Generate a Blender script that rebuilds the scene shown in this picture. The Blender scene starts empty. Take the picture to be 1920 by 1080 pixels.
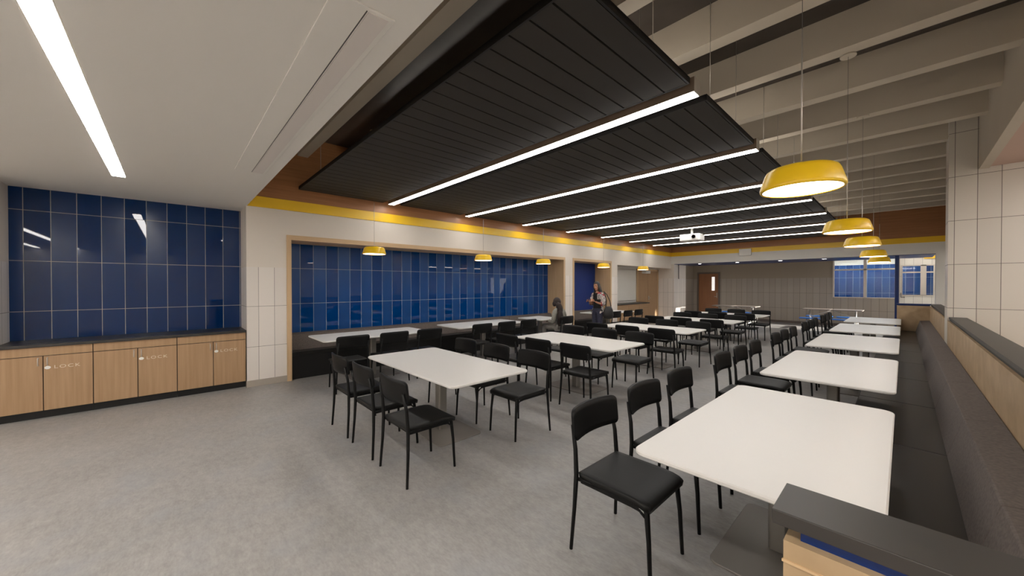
import bpy, bmesh, math, random
from mathutils import Vector, Matrix
random.seed(7)
PI = math.pi
sc = bpy.context.scene
col = sc.collection

# ------------------------------------------------------------------ camera
cd = bpy.data.cameras.new('camera')
cd.sensor_width = 36.0
cd.lens = 685.43 / 1920 * 36
cd.clip_start = 0.05
cd.clip_end = 100
cam = bpy.data.objects.new('camera', cd)
cam.location = (0, 0, 1.6)
cam.rotation_euler = (math.radians(90 - 0.5), 0, math.radians(46.977))
col.objects.link(cam)
sc.camera = cam

# ------------------------------------------------------------------ world, sun, exposure
w = bpy.data.worlds.new('world'); sc.world = w
w.use_nodes = True
wb = w.node_tree.nodes['Background']
wb.inputs[0].default_value = (1.0, 0.985, 0.96, 1)
wb.inputs[1].default_value = 1.2
sd = bpy.data.lights.new('sun', 'SUN'); sd.energy = 20.0; sd.angle = math.radians(1.2); sd.color = (1, .95, .87)
sun = bpy.data.objects.new('sun', sd)
sun.rotation_euler = Vector((-1, -.02, -.142)).to_track_quat('-Z', 'Y').to_euler()
sun.location = (8, 15, 6)
col.objects.link(sun)
sc.view_settings.view_transform = 'Standard'
sc.view_settings.look = 'None'
sc.view_settings.exposure = 1.05
sc.view_settings.gamma = 1.0
sc.view_settings.use_curve_mapping = False
STRIP = 8.5      # emission of the linear lamps
PEND = 5.0
RECESS = 12.0


# ------------------------------------------------------------------ materials
def S(r, g, b):
    f = lambda c: (c / 255 / 12.92) if c / 255 <= .04045 else ((c / 255 + .055) / 1.055) ** 2.4
    return (f(r), f(g), f(b), 1)


M = {}


def mat(name, color, rough=.5, metal=0.0, spec=.5, emit=None, estr=0):
    m = bpy.data.materials.new(name); m.use_nodes = True
    p = m.node_tree.nodes['Principled BSDF']
    p.inputs['Base Color'].default_value = color
    p.inputs['Roughness'].default_value = rough
    p.inputs['Metallic'].default_value = metal
    p.inputs['Specular IOR Level'].default_value = spec
    if emit:
        p.inputs['Emission Color'].default_value = emit
        p.inputs['Emission Strength'].default_value = estr
    M[name] = m
    return m


def nd(nt, t, **k):
    n = nt.nodes.new(t)
    for a, b in k.items():
        setattr(n, a, b)
    return n


def mth(nt, op, a, b=None, c=None):
    n = nd(nt, 'ShaderNodeMath', operation=op)
    for i, v in enumerate((a, b, c)):
        if v is None: continue
        if isinstance(v, (int, float)): n.inputs[i].default_value = v
        else: nt.links.new(v, n.inputs[i])
    return n.outputs[0]


def mixc(nt, f, a, b):
    n = nd(nt, 'ShaderNodeMix', data_type='RGBA')
    if isinstance(f, (int, float)): n.inputs[0].default_value = f
    else: nt.links.new(f, n.inputs[0])
    for i, v in ((6, a), (7, b)):
        if isinstance(v, tuple): n.inputs[i].default_value = v
        else: nt.links.new(v, n.inputs[i])
    return n.outputs[2]


def noisy(name, c1, c2, scale=(3, 3, 3), rough=.5, detail=4, bump=0.0, metal=0.0, spec=.5, nscale=1.0, lo=.3, hi=.7):
    m = mat(name, c1, rough, metal, spec); nt = m.node_tree; p = nt.nodes['Principled BSDF']
    g = nd(nt, 'ShaderNodeNewGeometry'); mp = nd(nt, 'ShaderNodeMapping')
    mp.inputs['Scale'].default_value = scale
    nt.links.new(g.outputs['Position'], mp.inputs[0])
    n = nd(nt, 'ShaderNodeTexNoise'); n.inputs['Scale'].default_value = nscale; n.inputs['Detail'].default_value = detail
    nt.links.new(mp.outputs[0], n.inputs['Vector'])
    r = nd(nt, 'ShaderNodeMapRange'); r.inputs[1].default_value = lo; r.inputs[2].default_value = hi
    nt.links.new(n.outputs[0], r.inputs[0])
    nt.links.new(mixc(nt, r.outputs[0], c1, c2), p.inputs['Base Color'])
    if bump:
        b = nd(nt, 'ShaderNodeBump'); b.inputs['Strength'].default_value = bump; b.inputs['Distance'].default_value = .002
        nt.links.new(n.outputs[0], b.inputs['Height']); nt.links.new(b.outputs[0], p.inputs['Normal'])
    return m


def wood(name, c1, c2, axis='Z', rough=.5, k=1.0):
    """grain that runs along the given world axis"""
    s = {'Z': (38, 38, 1.3), 'X': (1.3, 38, 38), 'Y': (38, 1.3, 38)}[axis]
    m = noisy(name, c1, c2, tuple(v * k for v in s), rough, 5, .15, lo=.25, hi=.75)
    return m


def tiles(name, u, pitch, off, rpitch, roff, c1, c2, grout, gw=.004, rough=.3, rough2=None, ztop=None, paint=None, prough=.6, spec=.5, wob=.0):
    """rectangular wall tiles laid out in world metres along u and z, columns alternate c1 and c2"""
    m = mat(name, c1, rough, 0, spec); nt = m.node_tree; p = nt.nodes['Principled BSDF']
    g = nd(nt, 'ShaderNodeNewGeometry'); sp = nd(nt, 'ShaderNodeSeparateXYZ'); nt.links.new(g.outputs['Position'], sp.inputs[0])
    if u == 'XY':
        nrm = nd(nt, 'ShaderNodeSeparateXYZ'); nt.links.new(g.outputs['Normal'], nrm.inputs[0])
        f = mth(nt, 'GREATER_THAN', mth(nt, 'ABSOLUTE', nrm.outputs[0]), .5)
        uu = mth(nt, 'ADD', mth(nt, 'MULTIPLY', sp.outputs[1], f), mth(nt, 'MULTIPLY', sp.outputs[0], mth(nt, 'SUBTRACT', 1.0, f)))
    else:
        uu = sp.outputs['XYZ'.index(u)]
    a = mth(nt, 'DIVIDE', mth(nt, 'SUBTRACT', uu, off), pitch)
    b = mth(nt, 'DIVIDE', mth(nt, 'SUBTRACT', sp.outputs[2], roff), rpitch)
    fa = mth(nt, 'FRACT', mth(nt, 'ADD', a, 100.0)); fb = mth(nt, 'FRACT', mth(nt, 'ADD', b, 100.0))
    da = mth(nt, 'MULTIPLY', mth(nt, 'MINIMUM', fa, mth(nt, 'SUBTRACT', 1.0, fa)), pitch)
    db = mth(nt, 'MULTIPLY', mth(nt, 'MINIMUM', fb, mth(nt, 'SUBTRACT', 1.0, fb)), rpitch)
    gr = mth(nt, 'LESS_THAN', mth(nt, 'MINIMUM', da, db), gw / 2)
    ia = mth(nt, 'FLOOR', mth(nt, 'ADD', a, 100.0))
    par = mth(nt, 'GREATER_THAN', mth(nt, 'FRACT', mth(nt, 'MULTIPLY', ia, .5)), .25)
    c = mixc(nt, par, c1, c2)
    c = mixc(nt, gr, c, grout)
    r2 = rough if rough2 is None else rough2
    rr = mth(nt, 'ADD', rough, mth(nt, 'MULTIPLY', par, r2 - rough))
    rr = mth(nt, 'MAXIMUM', rr, mth(nt, 'MULTIPLY', gr, .8))
    if ztop is not None:
        ab = mth(nt, 'GREATER_THAN', sp.outputs[2], ztop)
        c = mixc(nt, ab, c, paint)
        rr = mth(nt, 'MAXIMUM', rr, mth(nt, 'MULTIPLY', ab, prough))
    nt.links.new(c, p.inputs['Base Color']); nt.links.new(rr, p.inputs['Roughness'])
    if wob:
        # every tile is set a hair out of plane, so neighbouring tiles mirror different things
        ib = mth(nt, 'FLOOR', mth(nt, 'ADD', b, 100.0))
        cv = nd(nt, 'ShaderNodeCombineXYZ'); nt.links.new(ia, cv.inputs[0]); nt.links.new(ib, cv.inputs[1])
        wn = nd(nt, 'ShaderNodeTexWhiteNoise', noise_dimensions='3D'); nt.links.new(cv.outputs[0], wn.inputs['Vector'])
        v1 = nd(nt, 'ShaderNodeVectorMath', operation='SUBTRACT'); nt.links.new(wn.outputs['Color'], v1.inputs[0]); v1.inputs[1].default_value = (.5, .5, .5)
        v2 = nd(nt, 'ShaderNodeVectorMath', operation='SCALE'); nt.links.new(v1.outputs[0], v2.inputs[0]); v2.inputs['Scale'].default_value = wob
        v3 = nd(nt, 'ShaderNodeVectorMath', operation='ADD'); nt.links.new(v2.outputs[0], v3.inputs[0]); nt.links.new(g.outputs['Normal'], v3.inputs[1])
        v4 = nd(nt, 'ShaderNodeVectorMath', operation='NORMALIZE'); nt.links.new(v3.outputs[0], v4.inputs[0])
        nt.links.new(v4.outputs[0], p.inputs['Normal'])
    return m


WHITE = S(222, 216, 206); PAINT = S(226, 216, 204); GREYW = S(186, 178, 166)
tiles('white_tile', 'XY', .2135, 1.015, .636, -.012, S(232, 224, 216), S(227, 219, 211), S(120, 112, 104), .005, .35, None, 1.88, PAINT)
tiles('pier_tile', 'XY', .2058, .495, .632, -.002, S(218, 210, 198), S(214, 206, 194), S(112, 104, 96), .006, .3)
tiles('far_tile_dimmed', 'XY', .2105, .02, .636, -.012, S(158, 148, 136), S(154, 144, 132), S(92, 84, 78), .007, .4, None, 1.88, S(146, 134, 118))  # dimness of the unlit far room is put into this grey
tiles('hall_tile', 'XY', .2105, .02, .636, -.012, S(226, 222, 212), S(222, 217, 207), S(170, 164, 156), .007, .4)
BL1 = S(0, 58, 122); BL2 = S(2, 68, 132)
tiles('blue_tile', 'Y', .2219, 1.742, .645, -.035, BL1, BL2, S(176, 184, 188), .006, .02, .28, spec=.42, wob=.0025)
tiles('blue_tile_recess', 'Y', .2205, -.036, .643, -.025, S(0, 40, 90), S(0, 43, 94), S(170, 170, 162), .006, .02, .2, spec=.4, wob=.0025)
tiles('blue_tile_back', 'X', .2219, .05, .645, -.035, BL1, BL2, S(150, 170, 190), .008, .25, .3, 2.45, S(225, 222, 214))
mat('blue_paint', S(0, 40, 100), .35)
mat('blue_panel', S(8, 48, 120), .3)
mat('gypsum', S(232, 228, 221), .75)
noisy('joist_paint', S(206, 194, 176), S(198, 186, 168), (1, 1, 1), .7)
noisy('deck', S(56, 50, 46), S(78, 70, 64), (2.2, 2.2, 2.2), .3, 6)
wood('oak', S(214, 182, 144), S(196, 164, 124), 'Z')
wood('oak_x', S(214, 182, 144), S(196, 164, 124), 'X')
wood('oak_y', S(214, 182, 144), S(196, 164, 124), 'Y')
wood('cabinet_oak', S(180, 147, 112), S(162, 128, 93), 'Z')
noisy('booth_wood', S(188, 162, 128), S(164, 138, 104), (5, 5, 5), .5, 6, .1, nscale=1.2)
wood('walnut_y', S(184, 128, 84), S(160, 108, 66), 'Y', .4, .8)
wood('walnut_x', S(184, 128, 84), S(160, 108, 66), 'X', .4, .8)
wood('door_wood', S(150, 98, 58), S(126, 80, 46), 'Z', .45)
mat('yellow', S(252, 204, 40), .35)
mat('lamp_yellow', S(252, 206, 34), .3)
mat('cloud_dark', S(58, 54, 50), .7, 0, .3)
mat('cloud_edge', S(15, 13, 12), .6)
mat('counter_dark', S(48, 46, 44), .35)
mat('sink_dark', S(26, 25, 24), .3)
noisy('cap_dark', S(57, 53, 49), S(50, 47, 44), (3, 3, 3), .42)
mat('kick_black', S(12, 11, 11), .5)
mat('chair_black', S(9, 9, 9), .5, 0, .28)
mat('chair_seat', S(20, 20, 19), .5, 0, .35)
noisy('bench_vinyl', S(26, 24, 22), S(21, 19, 17), (4, 4, 4), .33)
noisy('bench_fabric', S(110, 100, 94), S(92, 84, 79), (60, 60, 60), .9, 2, .4)
mat('seam_dark', S(48, 43, 40), .9)
mat('table_white', S(229, 226, 221), .33)
mat('metal_grey', S(150, 146, 140), .4, .7)
mat('metal_dark', S(92, 89, 86), .45, .6)
mat('base_metal', S(140, 134, 128), .5, .3)
mat('steel', S(190, 188, 184), .3, .9)
mat('alu', S(205, 198, 188), .35, .5)
mat('housing_reflect_brown', S(130, 112, 96), .45, .3)  # light metal; brown of the reflected wood is put into the colour
mat('added_uplight', S(255, 255, 255), .5, emit=(1, .93, .84, 1), estr=5.0)
mat('white_plastic', S(240, 238, 232), .4)
mat('baseboard', S(168, 158, 146), .5)
mat('baseboard_dark', S(96, 84, 76), .5)
mat('frame_light', S(200, 190, 178), .45)
mat('cafeteria_top', S(120, 110, 102), .3)
mat('cafeteria_blue', S(10, 100, 190), .3)
mat('black', S(10, 10, 10), .5)
mat('whiteboard', S(228, 224, 216), .3)
mat('engraving', S(222, 208, 188), .5)
mat('pink_soffit', S(206, 176, 160), .7)
LW = (1.0, .965, .925, 1)
mat('strip_light', S(255, 255, 255), .5, emit=LW, estr=STRIP)
mat('pendant_light', S(255, 255, 255), .5, emit=LW, estr=PEND)
mat('recess_light', S(255, 255, 255), .5, emit=LW, estr=RECESS)
mat('down_light', S(255, 255, 255), .5, emit=LW, estr=7)
mat('off_diffuser', S(222, 214, 208), .5)
mat('glow_white', S(250, 250, 248), .5, emit=(1, .97, .92, 1), estr=.35)
# glass
g = bpy.data.materials.new('glass'); g.use_nodes = True; nt = g.node_tree; nt.nodes.clear()
o = nd(nt, 'ShaderNodeOutputMaterial'); t_ = nd(nt, 'ShaderNodeBsdfTransparent'); gl = nd(nt, 'ShaderNodeBsdfGlossy')
gl.inputs['Roughness'].default_value = .02; mx = nd(nt, 'ShaderNodeMixShader'); mx.inputs[0].default_value = .04
t_.inputs[0].default_value = (.93, .96, .97, 1)
nt.links.new(t_.outputs[0], mx.inputs[1]); nt.links.new(gl.outputs[0], mx.inputs[2]); nt.links.new(mx.outputs[0], o.inputs[0]); M['glass'] = g
# floor: cloudy grey sheet with fine short streaks
m = mat('floor_grey', S(150, 144, 138), .42); nt = m.node_tree; p = nt.nodes['Principled BSDF']
ge = nd(nt, 'ShaderNodeNewGeometry')
def ntex(scale, detail, sc3=(1, 1, 1)):
    mp = nd(nt, 'ShaderNodeMapping'); mp.inputs['Scale'].default_value = sc3
    nt.links.new(ge.outputs['Position'], mp.inputs[0])
    n = nd(nt, 'ShaderNodeTexNoise'); n.inputs['Scale'].default_value = scale; n.inputs['Detail'].default_value = detail; n.inputs['Roughness'].default_value = .6
    nt.links.new(mp.outputs[0], n.inputs['Vector']); return n.outputs[0]
n1 = ntex(1.6, 5, (1, 1, 1)); n2 = ntex(20, 6, (.6, 1, 1)); n3 = ntex(75, 3, (.4, 1, 1))
s1 = mth(nt, 'ADD', mth(nt, 'MULTIPLY', n1, .28), mth(nt, 'ADD', mth(nt, 'MULTIPLY', n2, .38), mth(nt, 'MULTIPLY', n3, .28)))
r = nd(nt, 'ShaderNodeMapRange'); r.inputs[1].default_value = .36; r.inputs[2].default_value = .64; nt.links.new(s1, r.inputs[0])
c = mixc(nt, r.outputs[0], S(140, 137, 133), S(172, 168, 164))
blue = mth(nt, 'GREATER_THAN', n1, .56)
rb = nd(nt, 'ShaderNodeMapRange'); rb.inputs[1].default_value = .5; rb.inputs[2].default_value = .75; rb.inputs[4].default_value = .45; nt.links.new(ntex(2.7, 4), rb.inputs[0])
c = mixc(nt, rb.outputs[0], c, S(146, 149, 154))
nt.links.new(c, p.inputs['Base Color'])
m = M['floor_grey']


# ------------------------------------------------------------------ geometry helpers
class MB:
    def __init__(s): s.v = []; s.f = []; s.sm = []

    def add(s, vs, fs, smooth=False):
        o = len(s.v); s.v += [tuple(v) for v in vs]
        for f in fs: s.f.append([i + o for i in f]); s.sm.append(smooth)
        return s

    def box(s, x0, x1, y0, y1, z0, z1):
        v = [(x, y, z) for z in (z0, z1) for y in (y0, y1) for x in (x0, x1)]
        return s.add(v, [(0, 2, 3, 1), (4, 5, 7, 6), (0, 1, 5, 4), (2, 6, 7, 3), (0, 4, 6, 2), (1, 3, 7, 5)])

    def prism(s, poly, z0, z1, smooth=False):
        n = len(poly)
        v = [(a, b, z0) for a, b in poly] + [(a, b, z1) for a, b in poly]
        s.add(v, [tuple(range(n))[::-1], tuple(range(n, 2 * n))])
        o = len(s.v) - 2 * n
        for i in range(n):
            j = (i + 1) % n
            s.f.append([o + i, o + j, o + n + j, o + n + i]); s.sm.append(smooth)
        return s

    def slab(s, x0, x1, y0, y1, z0, z1, r, e=.004, n=6):
        """flat board with rounded corners and softened rims"""
        rings = []
        for dz, de in ((z0, e), (z0 + e, 0), (z1 - e, 0), (z1, e)):
            ring = []
            for cx, cy, a0 in ((x1 - r, y1 - r, 0), (x0 + r, y1 - r, 90), (x0 + r, y0 + r, 180), (x1 - r, y0 + r, 270)):
                for k in range(n + 1):
                    a = math.radians(a0 + 90 * k / n)
                    ring.append((cx + (r - de) * math.cos(a), cy + (r - de) * math.sin(a), dz))
            rings.append(ring)
        return s.loft(rings, smooth=False)

    def loft(s, rings, smooth=True, cap=True, closed=True):
        n = len(rings[0]); o = len(s.v)
        for r_ in rings: s.v += [tuple(p_) for p_ in r_]
        for k in range(len(rings) - 1):
            for i in range(n if closed else n - 1):
                j = (i + 1) % n
                s.f.append([o + k * n + i, o + k * n + j, o + (k + 1) * n + j, o + (k + 1) * n + i]); s.sm.append(smooth)
        if cap:
            s.f.append([o + i for i in range(n)][::-1]); s.sm.append(False)
            s.f.append([o + (len(rings) - 1) * n + i for i in range(n)]); s.sm.append(False)
        return s

    def tube(s, pts, rad, n=10, sx=1.0):
        pts = [Vector(p_) for p_ in pts]
        if isinstance(rad, (int, float)): rad = [rad] * len(pts)
        rings = []
        for i, p_ in enumerate(pts):
            d = (pts[min(i + 1, len(pts) - 1)] - pts[max(i - 1, 0)]).normalized()
            a = Vector((1, 0, 0)) if abs(d.x) < .8 else Vector((0, 1, 0))
            u = (a - d * a.dot(d)).normalized(); v = d.cross(u)
            rings.append([p_ + (u * math.cos(2 * PI * k / n) * sx + v * math.sin(2 * PI * k / n)) * rad[i] for k in range(n)])
        return s.loft(rings)

    def lathe(s, prof, c=(0, 0, 0), n=40, capb=False, capt=False):
        rings = [[(c[0] + r_ * math.cos(2 * PI * k / n), c[1] + r_ * math.sin(2 * PI * k / n), c[2] + z) for k in range(n)] for r_, z in prof]
        o = len(s.v); s.loft(rings, cap=False)
        if capb: s.f.append([o + k for k in range(n)][::-1]); s.sm.append(False)
        if capt: s.f.append([o + (len(prof) - 1) * n + k for k in range(n)]); s.sm.append(False)
        return s

    def disc(s, r_, z, c=(0, 0), n=32, up=True):
        o = len(s.v); s.v += [(c[0] + r_ * math.cos(2 * PI * k / n), c[1] + r_ * math.sin(2 * PI * k / n), z) for k in range(n)]
        s.f.append([o + k for k in range(n)][::(1 if up else -1)]); s.sm.append(False); return s

    def build(s, name, m_, parent=None, bevel=0, loc=None):
        me = bpy.data.meshes.new(name); me.from_pydata(s.v, [], s.f); me.update()
        for p_, q in zip(me.polygons, s.sm): p_.use_smooth = q
        bm = bmesh.new(); bm.from_mesh(me); bmesh.ops.recalc_face_normals(bm, faces=bm.faces); bm.to_mesh(me); bm.free()
        me.materials.append(M[m_] if isinstance(m_, str) else m_)
        ob = bpy.data.objects.new(name, me); col.objects.link(ob)
        if parent: ob.parent = parent
        if loc: ob.location = loc
        if bevel:
            b = ob.modifiers.new('bevel', 'BEVEL'); b.width = bevel; b.segments = 2; b.limit_method = 'ANGLE'
        return ob


def thing(name, label, cat, loc=(0, 0, 0), rz=0, group=None):
    o = bpy.data.objects.new(name, None); col.objects.link(o); o.empty_display_size = .1
    o.location = loc; o.rotation_euler = (0, 0, rz); o['label'] = label; o['category'] = cat
    if group: o['group'] = group
    return o


def tag(o, label, cat, group=None):
    o['label'] = label; o['category'] = cat
    if group: o['group'] = group
    return o


def struct(name, mb, m_, parent=None, label=None):
    o = mb.build(name, m_, parent)
    if not parent: o['kind'] = 'structure'
    if label: o['label'] = label
    return o


def dup(root, loc, rz=None, label=None, group=None):
    r = root.copy(); col.objects.link(r); r.location = loc
    if rz is not None: r.rotation_euler = (0, 0, rz)
    if label: r['label'] = label
    if group: r['group'] = group
    for ch in list(root.children):
        c_ = ch.copy(); col.objects.link(c_); c_.parent = r
        for g_ in list(ch.children):
            d_ = g_.copy(); col.objects.link(d_); d_.parent = c_
    return r


# ------------------------------------------------------------------ room shell
XL = -6.966; XB = -7.585; YF = 16.05
struct('floor', MB().box(-8, 4.2, -4, 22.2, -.1, 0), 'floor_grey', label='mottled grey sheet floor')
# left wall: piers and headers
b = MB()
b.box(XB - .1, XL, .86, 1.40, 0, 2.83)
b.box(XB - .1, XL, 8.675, 9.055, 0, 2.83)
b.box(XB - .1, XL, 11.24, 11.64, 0, 2.83)
b.box(XL - .12, XL, 1.40, 8.675, 2.425, 2.83)
b.box(XL - .12, XL, 9.055, 11.24, 2.425, 2.83)
b.box(XB - .1, XL, 11.64, YF + .12, 2.31, 2.83)
b.box(XB - .1, XL - .02, YF, YF + .12, 0, 2.31)
b.box(XB - .1, XL, -4, -1.47, 0, 2.83)
struct('wall_left', b, 'white_tile', label='off-white left wall tiled to shoulder height')
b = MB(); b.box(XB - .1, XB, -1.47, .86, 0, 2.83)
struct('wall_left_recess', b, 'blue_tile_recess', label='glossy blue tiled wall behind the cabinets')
b = MB(); b.box(XB - .1, XB, 1.40, 8.675, 0, 2.45)
struct('wall_left_alcove', b, 'blue_tile', label='glossy blue tiled back wall of the long booth alcove')
b = MB(); b.box(XB - .1, XB, 9.055, 11.24, 0, 2.45)
struct('wall_left_niche', b, 'blue_panel', label='plain blue back wall of the narrow booth alcove')
b = MB(); b.box(XB - .1, XB, 11.64, YF, 0, 2.31)
struct('wall_left_service', b, 'gypsum')
b = MB().box(XL, XL + .012, .87, YF, 2.832, 3.0)
struct('trim_1', b, 'yellow', label='yellow painted band on the left wall')
b = MB().box(XL - .12, XL, .87, YF + .12, 2.832, 4.12)
struct('wall_left_upper', b, 'walnut_y', label='walnut clad upper left wall')
struct('baseboard_left', MB().box(XL, XL + .012, .85, 1.40, 0, .1).box(XL, XL + .012, 8.675, 9.055, 0, .1).box(XL, XL + .012, 11.24, 11.64, 0, .1), 'baseboard')
# alcove linings and casings (oak)
for k, (a, c_) in enumerate(((1.40, 8.675), (9.055, 11.24))):
    t = .07
    b = MB().box(XB, XL + .018, a, a + t, 0, 2.345).box(XB, XL + .018, c_ - t, c_, 0, 2.345)
    struct('trim_%d' % (2 + 2 * k), b, 'oak', label='oak jambs lining the alcove sides')
    b = MB().box(XB, XL + .018, a, c_, 2.345, 2.425)
    struct('trim_%d' % (3 + 2 * k), b, 'oak_y', label='oak head lining across the alcove')
# gypsum ceiling over the near part
struct('ceiling', MB().box(XB - .1, 4.2, -4, .87, 2.83, 2.95), 'gypsum', label='smooth white lowered ceiling')
struct('ceiling_upper', MB().box(XL - .12, 4.2, .7, YF + .2, 4.105, 4.2), 'deck', label='dark exposed deck above the joists')
struct('wall_near_fascia', MB().box(XL, 4.2, .80, .87, 2.95, 4.105), 'joist_paint')
struct('wall_near', MB().box(XB - .1, 4.2, -4.1, -4, 0, 2.95), 'white_tile')
# back beam, upper back wall
struct('wall_back', MB().box(XL, .624, YF, 17.9, 2.50, 2.832), 'gypsum', label='off-white beam across the far opening')
struct('wall_back_soffit', MB().box(XL + .12, .624, YF + .02, 17.9, 2.485, 2.50), 'blue_paint')
struct('trim_6', MB().box(XL, 1.2, YF - .012, YF, 2.832, 3.0), 'yellow', label='yellow painted band on the far wall')
struct('wall_back_upper', MB().box(XL, 3, YF, YF + .12, 2.832, 4.12), 'walnut_x', label='walnut clad upper far wall')
struct('wall_back_right', MB().box(.624, 1.4, YF, YF + .3, 0, 2.832), 'gypsum')
struct('wall_passage', MB().box(XL - .02, XL + .13, YF, YF + 1.25, 0, 2.5), 'white_tile')
struct('wall_partition', MB().box(-.185, -.10, YF + .05, YF + .35, 0, 2.485), 'blue_paint', label='dark blue end post of the partition')
# far room
b = MB().box(-7.9, -7.15, YF + 1.2, 19.1, 0, 2.9)
struct('wall_far_left', b, 'far_tile_dimmed')
b = MB()
b.box(-7.2, -6.95, 19, 19.12, 0, 2.9).box(-6.95, -5.93, 19, 19.12, 2.20, 2.9).box(-5.93, -1.87, 19, 19.12, 0, 2.9)
b.box(-1.87, -.2, 19, 19.12, 0, 1.11).box(-.2, -.10, 19, 19.12, 0, 2.9).box(-1.87, -.2, 19, 19.12, 2.62, 2.9)
struct('wall_far', b, 'far_tile_dimmed', label='grey tiled wall of the far room, darkened for its dim light')
b = MB().box(-.10, 1.4, 19, 19.12, 0, 1.24).box(-.10, 1.4, 19, 19.12, 2.29, 2.9).box(.425, .50, 19, 19.12, 1.24, 2.29).box(.72, 1.4, 19, 19.12, 1.24, 2.29).box(-.10, -.06, 19, 19.12, 1.24, 2.29)
struct('wall_hall', b, 'hall_tile', label='light tiled hall wall with a glazed opening')
struct('ceiling_far', MB().box(-7.9, 4.2, YF + .9, 19.1, 2.9, 3.0), 'gypsum')
struct('ceiling_back', MB().box(-7.9, 4.2, 19.1, 22.2, 2.75, 2.85), 'gypsum')
struct('wall_back_room', MB().box(-7.9, 4.2, 21.6, 21.7, 0, 2.9), 'blue_tile_back', label='blue tiled wall seen through the far windows')
struct('wall_back_room_side', MB().box(-4.3, -4.2, 19.12, 21.6, 0, 2.9), 'gypsum')
struct('baseboard_far', MB().box(-7.15, -.185, 18.98, 19, 0, .1), 'baseboard_dark')
# right side: pier, tiled wall, bulkhead, outer walls
struct('wall_right_pier', MB().box(.437, .9, 8.3, 8.8, 0, 4.1), 'pier_tile', label='light tiled pier beside the booth')
struct('wall_right', MB().box(.9, 4.2, 8.3, 8.45, 0, 3.4), 'pier_tile', label='light tiled wall right of the booth')
struct('wall_bulkhead', MB().box(.71, .80, .87, 8.3, 3.22, 4.1), 'joist_paint', label='plain bulkhead the joists run into')
struct('ceiling_right', MB().box(.80, 4.2, .87, 8.3, 3.24, 3.3), 'pink_soffit')
struct('wall_far_bulkhead', MB().box(.9, 1.0, 8.8, YF, 2.6, 4.1), 'joist_paint')
struct('ceiling_corridor', MB().box(1.0, 4.2, 8.45, YF + 1, 2.6, 2.7), 'gypsum')
b = MB().box(4.2, 4.3, -4, 16.0, 0, 4.2).box(4.2, 4.3, 18.1, 22.2, 0, 4.2).box(4.2, 4.3, 16.0, 18.1, 2.15, 4.2)
struct('wall_right_outer', b, 'gypsum')
b = MB()
for y in (16.0, 16.82, 18.03): b.box(4.22, 4.28, y, y + .07, 0, 2.15)
b.box(4.22, 4.28, 16.0, 18.1, 2.08, 2.15)
struct('door_3', b, 'frame_light')

# ------------------------------------------------------------------ windows and doors of the far room
f = struct('window_1', MB().box(-1.90, -1.86, 18.97, 19.12, 1.11, 2.62).box(-1.03, -.95, 18.97, 19.12, 1.11, 2.62)
           .box(-.22, -.185, 18.97, 19.12, 1.11, 2.62).box(-1.86, -.22, 18.97, 19.12, 2.15, 2.20).box(-1.86, -.22, 18.97, 19.12, 2.58, 2.62).box(-1.86, -.22, 18.97, 19.12, 1.10, 1.13), 'frame_light', label='pale framed window with two panes and a transom')
for x0, x1 in ((-1.86, -1.03), (-.95, -.22)):
    for z0, z1 in ((1.13, 2.15), (2.20, 2.58)): MB().box(x0, x1, 19.05, 19.06, z0, z1).build('pane', 'glass', f)
f = struct('window_2', MB().box(-.06, -.03, 18.97, 19.12, 1.24, 2.29).box(.395, .53, 18.97, 19.12, 1.24, 2.29).box(.69, .72, 18.97, 19.12, 1.24, 2.29)
           .box(-.03, .395, 18.97, 19.12, 2.015, 2.06).box(.53, .69, 18.97, 19.12, 2.015, 2.06).box(-.03, .69, 18.97, 19.12, 2.26, 2.29).box(-.03, .69, 18.97, 19.12, 1.22, 1.25), 'frame_light', label='small pale framed window beside the blue post')
for x0, x1 in ((-.03, .395), (.53, .69)):
    for z0, z1 in ((1.25, 2.015), (2.06, 2.26)): MB().box(x0, x1, 19.05, 19.06, z0, z1).build('pane', 'glass', f)
d = struct('door_1', MB().box(-6.95, -6.88, 18.96, 19.10, 0, 2.20).box(-6.0, -5.93, 18.96, 19.10, 0, 2.20).box(-6.88, -6.0, 18.96, 19.10, 2.13, 2.20), 'baseboard_dark', label='brown wood door with a narrow glass panel in the far room')
b = MB().box(-6.88, -6.30, 19.0, 19.05, 0, 2.13).box(-6.16, -6.0, 19.0, 19.05, 0, 2.13).box(-6.30, -6.16, 19.0, 19.05, 0, 1.32).box(-6.30, -6.16, 19.0, 19.05, 1.98, 2.13)
lf = b.build('door_leaf', 'door_wood', d)
MB().box(-6.30, -6.16, 19.02, 19.03, 1.32, 1.98).build('glass_panel', 'glow_white', lf)
MB().box(-6.07, -6.05, 18.97, 19.0, .98, 1.22).tube([(-6.06, 18.95, 1.04), (-6.17, 18.95, 1.04)], .012).build('door_handle', 'steel', lf)
MB().box(-.075, -.06, 18.93, 18.97, 1.15, 1.32).box(-.075, .03, 18.92, 18.94, 1.15, 1.17).build('door_handle', 'black')
tag(bpy.data.objects['door_handle.001'], 'small black lever handle on the light hall wall beside the blue post', 'handle')
tag(MB().box(.47, .80, 18.93, 18.99, 2.50, 2.60).build('wall_sign', 'yellow'), 'blank yellow sign high on the far hall wall', 'sign')
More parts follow.
